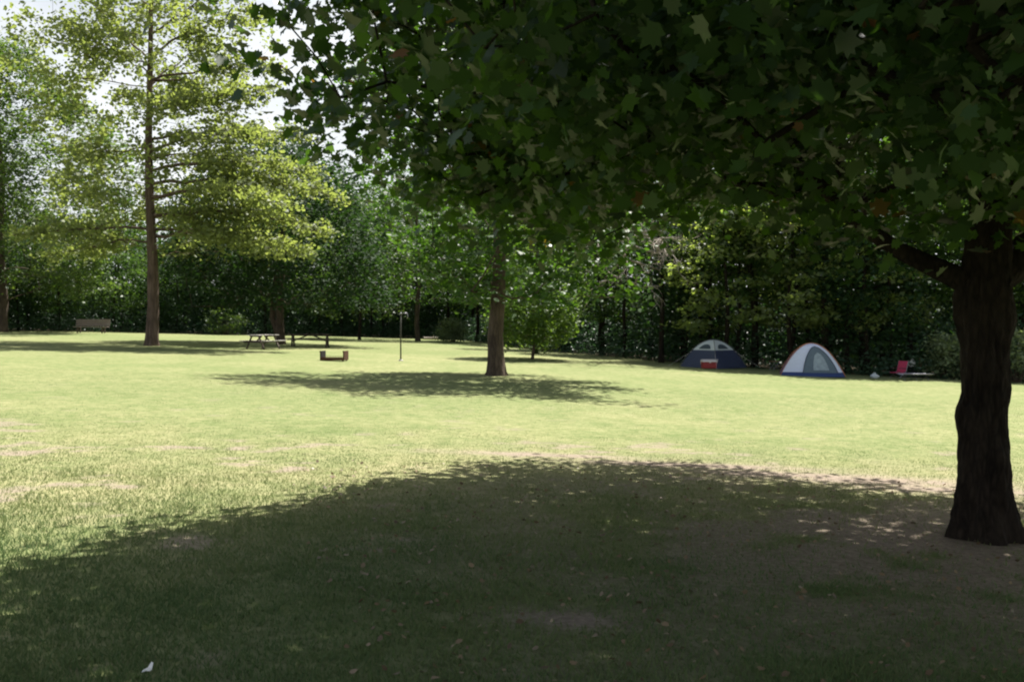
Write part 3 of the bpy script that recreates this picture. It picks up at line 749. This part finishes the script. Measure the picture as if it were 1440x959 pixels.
def poles(mb, a, b, h, r, off=.012, t0=0):
    for sx, sy in ((1, 1), (1, -1)):
        P = []
        for k in range(25):
            u = -1+2*k/24; t = 1-abs(u); w = 1-t
            sg = 1 if u > 0 else -1
            P.append((sg*sx*(a*w+off), sg*sy*(b*w+off), h*(1-w**2.0)+off))
        mb.tube(P, r, 6)

def tent_navy():
    b0 = at(1003, 517); rt = empty('dome_tent', b0, R(38)); tag(rt, 'navy dome tent with light grey top and dark windows, left of the white tent', 'tent')
    a = b = 1.0; h = 1.18
    m = MB()
    for f in range(4): dpatch(m, a, b, h, f, -1, 1, 0, .40)
    m.build('wall', M['navy'], rt, True)
    m = MB()
    for f in range(4): dpatch(m, a, b, h, f, -1, 1, .40, 1.0, .004)
    m.build('canopy', M['greyny'], rt, True)
    for f in range(4):
        m = MB(); dpatch(m, a, b, h, f, 0, 0, 0, 0, .022, 10, 8, arch(0, .43, .55, .60)); m.build('window', M['meshdark'], rt, True)
    m = MB(); dpatch(m, a, b, h, 0, 0, 0, 0, 0, .018, 10, 10, arch(.1, .03, .36, .34)); m.build('door', M['navy'], rt, True)
    m = MB(); poles(m, a, b, h, .012, .02); m.build('pole', M['pole'], rt, True)
    for sx, sy in ((1, 1), (-1, 1), (1, -1), (-1, -1)):
        m = MB(); m.tube([(sx*a*.6, sy*b*.6, h*.62), (sx*(a+.4), sy*(b+.4), .01)], .003, 5); m.build('guy_rope', M['whitepl'], rt)
tent_navy()
def tent_white():
    b0 = at(1141, 528); rt = empty('dome_tent', b0, R(-14)); tag(rt, 'white dome tent with blue base, orange pole edge and round dark door', 'tent')
    a = 1.16; b = 1.0; h = 1.22; m = MB()
    for f in range(4): dpatch(m, a, b, h, f, -1, 1, 0, .07, .006, 12, 2)
    m.build('groundsheet_wall', M['navy2'], rt, True)
    m = MB()
    for f in (0, 1, 2): dpatch(m, a, b, h, f, -1, 1, .07, 1)
    m.build('canopy', M['whiteny'], rt, True)
    m = MB(); dpatch(m, a, b, h, 3, -1, 1, .07, 1); m.build('side_panel', M['navy2'], rt, True, 'shaded blue side panel')
    m = MB(); dpatch(m, a, b, h, 0, 0, 0, 0, 0, .02, 14, 14, arch(.26, .06, .56, .68)); d = m.build('door', M['netgrey'], rt, True)
    m = MB(); dpatch(m, a, b, h, 0, 0, 0, 0, 0, .034, 8, 8, arch(.30, .10, .26, .46)); m.build('window', M['netlight'], d, True)
    m = MB()
    P = []
    for k in range(25):
        s_, t_ = arch(.26, .06, .56, .68)(-1 if k < 12 else 1, (k/6-1) if k < 12 else (3-k/6)); P.append(dome(a+.025, b+.025, h+.025, s_, t_, 0))
    m.tube(P, .012, 5); m.build('zip', M['navy'], d, True)
    m = MB(); poles(m, a, b, h, .013, .014); m.build('pole', M['orange'], rt, True)
tent_white()

def bag(name, label, px, py, w, h, m, seed, pos=None, rz=0, cat='bag'):
    """a slumped bag, gathered and knotted at the top"""
    rng = np.random.default_rng(seed); b0 = at(px, py) if pos is None else Vector(pos)
    o = empty(name, b0, rz); tag(o, label, cat); mb = MB(); n = 22; K = 14; vs = []; fs = []
    for i in range(K):
        t = i/(K-1); r = w/2*(math.sin(min(1, t*1.15+.18)*math.pi*.92)**.6)*(1-.15*t) if t < .8 else w*.10*(1+(t-.8)*3)
        r = max(r, .02)
        for j in range(n):
            a = j*2*math.pi/n; q = r*(1+.12*math.sin(a*3+i*.5+seed)+.07*math.sin(a*7+i)); vs.append((q*math.cos(a), .7*q*math.sin(a), h*t**.9))
    for i in range(K-1):
        for j in range(n): fs.append((i*n+j, i*n+(j+1) % n, (i+1)*n+(j+1) % n, (i+1)*n+j))
    fs.append(tuple(range(n-1, -1, -1))); fs.append(tuple((K-1)*n+j for j in range(n)))
    mb.add(vs, fs); mb.build('sack', m, o, True)
    k = MB(); k.tube([(w*.13*math.cos(t), .10*w*math.sin(t), h*.80) for t in np.linspace(0, 6.28, 12)], .012, 5); k.build('knot', m, o, True)
    return o

def cooler():
    b0 = at(997, 518.5); rt = empty('cooler', b0, R(6)); tag(rt, 'red cooler box with a pale lid on the grass before the navy tent', 'cooler')
    MB().box((0, 0, .15), (.58, .34, .26), bev=.03).build('body', M['red'], rt)
    MB().box((0, 0, .315), (.62, .38, .07), bev=.025).build('lid', M['whitepl'], rt)
    m = MB(); m.tube([(-.33, 0, .2), (-.36, -.02, .30), (-.36, -.1, .38), (.36, -.1, .38), (.36, -.02, .30), (.33, 0, .2)], .012, 6); m.build('handle', M['whitepl'], rt, True)
    MB().box((0, -.19, .27), (.08, .02, .05), bev=.006).build('latch', M['whitepl'], rt)
    for sx in (-.2, .2): MB().box((sx, 0, .012), (.08, .28, .024)).build('foot', M['dark'], rt)
cooler()

def camp_chair(px, py):
    b0 = at(px, py); rt = empty('camp_chair', b0, R(-62)); tag(rt, 'low pink folding camp chair at the left end of the grey cot', 'chair'); rt.scale = (.92, .92, .92)
    m = MB(); m.box((0, 0, .22), (.46, .44, .03), bev=.012); m.build('seat', M['pink'], rt)
    rot = Matrix.Rotation(R(-16), 3, 'X'); m = MB(); m.box((0, .27, .47), (.46, .03, .48), rot, .012); m.build('backrest', M['pink'], rt)
    for sx in (-.25, .25):
        m = MB(); m.tube([(sx, -.2, 0), (sx, .22, .28), (sx, .35, .72)], .014, 6); m.build('rear_frame', M['steel'], rt)
        m = MB(); m.tube([(sx, .25, 0), (sx, -.22, .24)], .014, 6); m.build('leg', M['steel'], rt)
        m = MB(); m.box((sx, .02, .40), (.05, .42, .025), bev=.008); m.build('armrest', M['dark'], rt)
camp_chair(1263, 531)

def cot(px, py):
    b0 = at(px, py); rt = empty('camp_cot', b0, R(4)); tag(rt, 'low grey folding cot on thin legs at the wood edge, right of the white tent', 'cot')
    m = MB(); vs = []; fs = []
    for i in range(15):
        for j in range(7): u = i/14-.5; v = j/6-.5; vs.append((u*1.1, v*.6, .25-.03*(1-4*v*v)))
    for i in range(14):
        for j in range(6): q = i*7+j; fs.append((q, q+7, q+8, q+1))
    m.add(vs, fs); o = m.build('canvas', M['grey'], rt, True)
    sol = o.modifiers.new('thickness', 'SOLIDIFY'); sol.thickness = .015
    for sy in (-.31, .31):
        m = MB(); m.tube([(-.58, sy, .25), (.58, sy, .25)], .016, 8); m.build('side_rail', M['steel'], rt, True)
    for sx in (-.45, 0, .45):
        m = MB(); m.tube([(sx-.06, -.3, 0), (sx+.02, 0, .12), (sx+.06, .3, .25)], .012, 6); m.tube([(sx+.06, -.3, .25), (sx, .0, .14), (sx-.06, .3, 0)], .012, 6); m.build('leg', M['steel'], rt, True)
cot(1287, 535)
def tote(px, py):
    b0 = at(px, py); rt = empty('storage_box', b0, R(8)); tag(rt, 'dark storage box behind the grey cot with bags on its lid', 'box')
    m = MB(); vs = [(-.30, -.2, 0), (.30, -.2, 0), (.30, .2, 0), (-.30, .2, 0), (-.36, -.24, .36), (.36, -.24, .36), (.36, .24, .36), (-.36, .24, .36)]
    m.add(vs, [(3, 2, 1, 0), (0, 1, 5, 4), (1, 2, 6, 5), (2, 3, 7, 6), (3, 0, 4, 7)]); m.build('tub', M['dark'], rt)
    MB().box((0, 0, .385), (.78, .54, .05), bev=.015).build('lid', M['dark'], rt)
    for sx in (-1, 1): MB().box((sx*.38, 0, .27), (.03, .16, .04), bev=.008).build('handle', M['dark'], rt)
    return b0
tb = tote(1287, 530)
bag('bag', 'knotted white bag sitting on the dark storage box', 0, 0, .34, .33, M['bag'], 3, pos=(tb.x-.12, tb.y-.02, tb.z+.41))
bag('bag', 'brown paper bag on the dark storage box, right of the white bag', 0, 0, .20, .36, M['brown'], 5, pos=(tb.x+.20, tb.y-.02, tb.z+.41))
bag('bag', 'small pale grey bundle lying on the grass between the white tent and the pink chair', 1230, 532, .34, .22, M['greyny'], 7)

def stool(px, py):
    b0 = at(px, py); rt = empty('camp_stool', b0, R(20)); tag(rt, 'small tan folding stool on the grass between the two tents', 'stool')
    m = MB(); m.box((0, 0, .38), (.34, .30, .025), bev=.01); m.build('seat', M['brown'], rt)
    for sy in (-.13, .13):
        for s in (-1, 1): m = MB(); m.tube([(-.16*s, sy+.01*s, 0), (.16*s, sy+.01*s, .37)], .011, 6); m.build('leg', M['steel'], rt)
stool(1089, 521)

def picnic_table(px, py, rz, L_, label, top, seat, frame):
    b0 = at(px, py); rt = empty('picnic_table', b0, rz); tag(rt, label, 'picnic table', 'picnic tables in the shade on the left'); rt.scale = (.88, .88, .88)
    m = MB()
    for k in range(5): m.box((0, -.30+.15*k, .75), (L_, .14, .04), bev=.006)
    m.build('tabletop', top, rt)
    for sy in (-1, 1):
        m = MB()
        for k in range(2): m.box((0, sy*(.62+.14*k), .45), (L_, .13, .04), bev=.006)
        m.build('bench', seat, rt)
    for sx in (-1, 1):
        xx = sx*(L_/2-.28); fr = MB()
        fr.bar((xx, -.76, .405), (xx, .76, .405), .045, .09); fr.bar((xx, -.36, .70), (xx, .36, .70), .045, .08); fr.build('cross_beam', frame, rt)
        for sy in (-1, 1): m = MB(); m.bar((xx+.045*sx, sy*.55, 0), (xx+.045*sx, sy*.20, .73), .10, .045); m.build('leg', frame, rt)
        m = MB(); m.bar((xx-.03*sx, 0, .40), (sx*.12, 0, .71), .04, .07); m.build('brace', frame, rt)
picnic_table(370, 491, R(70), 1.9, 'picnic table seen end-on with pale benches, under the dark shade tree', M['woodl'], M['woodl'], M['woodd'])
picnic_table(436, 488, R(4), 2.5, 'long dark picnic table seen side-on, right of the end-on one and behind the fire grate', M['woodd'], M['woodd'], M['woodd'])

def bench():
    b0 = at(128, 468.5); rt = empty('park_bench', b0, R(-5)); s = b0.y/F; w = 50*s
    tag(rt, 'long plank park bench standing alone at the far left before the woods', 'bench')
    m = MB()
    for k in range(3): m.box((0, -.14+.15*k, .43), (w, .13, .04), bev=.006)
    m.build('seat', M['benchw'], rt)
    m = MB(); rot = Matrix.Rotation(R(-12), 3, 'X')
    for k in range(3): m.box((0, .26+.035*k, .58+.16*k), (w, .035, .14), rot, .006)
    m.build('backrest', M['benchw'], rt)
    for sx in (-1, 1):
        m = MB(); xx = sx*(w/2-.35)
        m.bar((xx, -.18, 0), (xx, -.16, .41), .07, .07); m.bar((xx, .2, 0), (xx, .20, .42), .07, .07); m.bar((xx, .235, .40), (xx, .37, 1.0), .05, .05); m.bar((xx, -.22, .385), (xx, .27, .385), .06, .05)
        m.build('leg', M['woodd'], rt)
bench()

def grate():
    b0 = at(470, 507.5); rt = empty('fire_grate', b0, R(-7)); tag(rt, 'low rusty steel fire grate open at the top, on the lawn before the picnic tables', 'fire grate')
    W = .86; D = .55
    m = MB(); m.box((0, 0, .06), (W, D, .012)); m.build('base_plate', M['rust'], rt)
    m = MB(); m.box((0, -D/2, .085), (W+.01, .012, .11)); m.build('front_lip', M['rust'], rt)
    for sx, mm in ((-1, 'black'), (1, 'rust')):
        m = MB(); m.box((sx*W/2, 0, .20), (.05, D, .34), bev=.008); m.build('side_panel', M[mm], rt)
    m = MB()
    for k in range(9): m.tube([(-W/2+.02+k*.1025, -D/2+.02, .16), (-W/2+.02+k*.1025, D/2-.02, .16)], .006, 5)
    m.build('grill_bars', M['rust'], rt)
    for sx in (-1, 1): m = MB(); m.tube([(sx*W/2, -D/2, .30), (sx*W/2, -D/2-.08, .33), (sx*W/2, -D/2-.08, .38)], .011, 6); m.build('handle', M['rust'], rt)
    for sx in (-1, 1):
        for sy in (-1, 1): m = MB(); m.box((sx*(W/2-.04), sy*(D/2-.05), .028), (.05, .05, .056)); m.build('foot', M['black'], rt)
grate()

def lantern_post():
    b0 = at(563.5, 507.5); rt = empty('lantern_post', b0, R(0)); tag(rt, 'thin dark lantern post with a short hook arm, left of the middle maple', 'post')
    m = MB(); m.tube([(0, 0, -.05), (0, 0, 1.0), (.005, 0, 1.82)], [.030, .027, .025], 10); m.build('pole', M['post'], rt, True)
    m = MB(); m.tube([(0, 0, 1.72), (.04, 0, 1.82), (.16, 0, 1.86), (.26, 0, 1.82), (.28, 0, 1.70), (.24, 0, 1.64)], .018, 6); m.build('hook', M['steel'], rt, True)
    m = MB(); m.tube([(0, 0, 1.815), (0, 0, 1.86)], [.052, .03], 10); m.build('cap', M['steel'], rt, True)
    m = MB(); m.tube([(0, 0, -.02), (0, 0, .05)], [.11, .07], 10); m.build('footing', M['woodl'], rt, True)
lantern_post()
def log():
    b0 = at(606, 477.5); mb = MB(); trunk_tube(mb, [(0, 0, 0), (0, 0, .6), (0.03, 0, 1.2)], [.12, .11, .10], 14, .08, 0, 4, 5)
    mb.v = [(p[2]-.6, p[1], p[0]+.10) for p in mb.v]
    mb.f.append(tuple(range(14)))
    rt = empty('log', b0, R(8)); tag(rt, 'short pale log lying in the grass at the wood edge left of the pale shrub', 'log')
    mb.build('stem', M['bark_dead'], rt, True)
    m = MB(); m.tube([(.1, 0, .15), (.2, -.05, .3), (.22, -.1, .38)], [.03, .025, .015], 6); m.build('branch_stub', M['bark_dead'], rt, True)
log()
def scrap():
    b0 = at(203, 953); m = MB()
    vs = [(-.035, -.01, .03), (0, -.02, .045), (.03, -.01, .04), (.035, .01, .045), (.0, .02, .055), (-.03, .012, .04), (.02, .045, .09), (.035, .04, .085), (.0, .0, .06)]
    m.add(vs, [(0, 1, 8), (1, 2, 8), (2, 3, 8), (3, 4, 8), (4, 5, 8), (5, 0, 8), (3, 7, 6, 4)])
    o = m.build('paper_scrap', M['bag']); o.location = b0; o.scale = (.6, .6, .6); tag(o, 'small white crumpled scrap in the shaded grass at the bottom edge', 'litter')
    s = o.modifiers.new('t', 'SOLIDIFY'); s.thickness = .002
scrap()

# ------------------------------------------------------------------ light
ELEV = 60.0; AZ = math.atan2(.50, .86)      # to-sun direction, clockwise from +Y
w = bpy.data.worlds.new('World'); scene.world = w; w.use_nodes = True
nt = w.node_tree; nt.nodes.clear()
sky = nt.nodes.new('ShaderNodeTexSky'); sky.sky_type = 'NISHITA'; sky.sun_disc = False; sky.sun_elevation = R(ELEV); sky.sun_rotation = AZ
sky.dust_density = 4.0; sky.air_density = 1.0; sky.ozone_density = 1.0
bg = nt.nodes.new('ShaderNodeBackground'); bg.inputs[1].default_value = .05
wo = nt.nodes.new('ShaderNodeOutputWorld'); 
tcw = nt.nodes.new('ShaderNodeTexCoord'); mpw = nt.nodes.new('ShaderNodeMapping'); mpw.inputs['Scale'].default_value = (1, 1, 2.5)
nw = nt.nodes.new('ShaderNodeTexNoise'); nw.inputs['Scale'].default_value = 2.2; nw.inputs['Detail'].default_value = 7; nw.inputs['Roughness'].default_value = .6
crw = nt.nodes.new('ShaderNodeValToRGB'); crw.color_ramp.elements[0].position = .40; crw.color_ramp.elements[1].position = .62
mxw = nt.nodes.new('ShaderNodeMix'); mxw.data_type = 'RGBA'; mxw.inputs[7].default_value = (8.6, 8.9, 9.1, 1)
nt.links.new(tcw.outputs['Generated'], mpw.inputs[0]); nt.links.new(mpw.outputs[0], nw.inputs['Vector']); nt.links.new(nw.outputs['Fac'], crw.inputs[0])

sxw = nt.nodes.new('ShaderNodeSeparateXYZ'); nt.links.new(tcw.outputs['Generated'], sxw.inputs[0])
hzw = nt.nodes.new('ShaderNodeMapRange'); hzw.interpolation_type = 'SMOOTHSTEP'; hzw.inputs[1].default_value = .30; hzw.inputs[2].default_value = .62; hzw.inputs[3].default_value = 1; hzw.inputs[4].default_value = 0
crm = nt.nodes.new('ShaderNodeMapRange'); crm.inputs[3].default_value = .55; crm.inputs[4].default_value = 1
mlw = nt.nodes.new('ShaderNodeMath'); mlw.operation = 'MULTIPLY'
nt.links.new(sxw.outputs[2], hzw.inputs[0]); nt.links.new(crw.outputs[0], crm.inputs[0]); nt.links.new(crm.outputs[0], mlw.inputs[0]); nt.links.new(hzw.outputs[0], mlw.inputs[1])
nt.links.new(mlw.outputs[0], mxw.inputs[0]); nt.links.new(sky.outputs[0], mxw.inputs[6]); nt.links.new(mxw.outputs[2], bg.inputs[0]); nt.links.new(bg.outputs[0], wo.inputs[0])
sd = bpy.data.lights.new('sun', 'SUN'); sd.energy = 5.0; sd.angle = R(.55); sd.color = (1, .96, .89)
so = bpy.data.objects.new('sun', sd); col.objects.link(so)
tosun = Vector((math.sin(AZ)*math.cos(R(ELEV)), math.cos(AZ)*math.cos(R(ELEV)), math.sin(R(ELEV))))
so.rotation_euler = tosun.to_track_quat('Z', 'Y').to_euler(); so.location = (10, -5, 30)

cd = bpy.data.cameras.new('camera'); cam = bpy.data.objects.new('camera', cd); col.objects.link(cam)
cd.sensor_width = 36; cd.lens = 36*F/1440; cd.clip_end = 3000; cd.clip_start = .05
cam.location = (0, 0, EYE); cam.rotation_euler = (R(90)-math.atan((959/2-HOR)/F), 0, 0)
scene.camera = cam
scene.view_settings.view_transform = 'Standard'; scene.view_settings.look = 'None'; scene.view_settings.gamma = 1
scene.view_settings.exposure = 1.30
cy = scene.cycles
cy.pixel_filter_type = 'BLACKMAN_HARRIS'; cy.filter_width = 2.1
cy.max_bounces = 8; cy.diffuse_bounces = 3; cy.transmission_bounces = 4; cy.transparent_max_bounces = 4
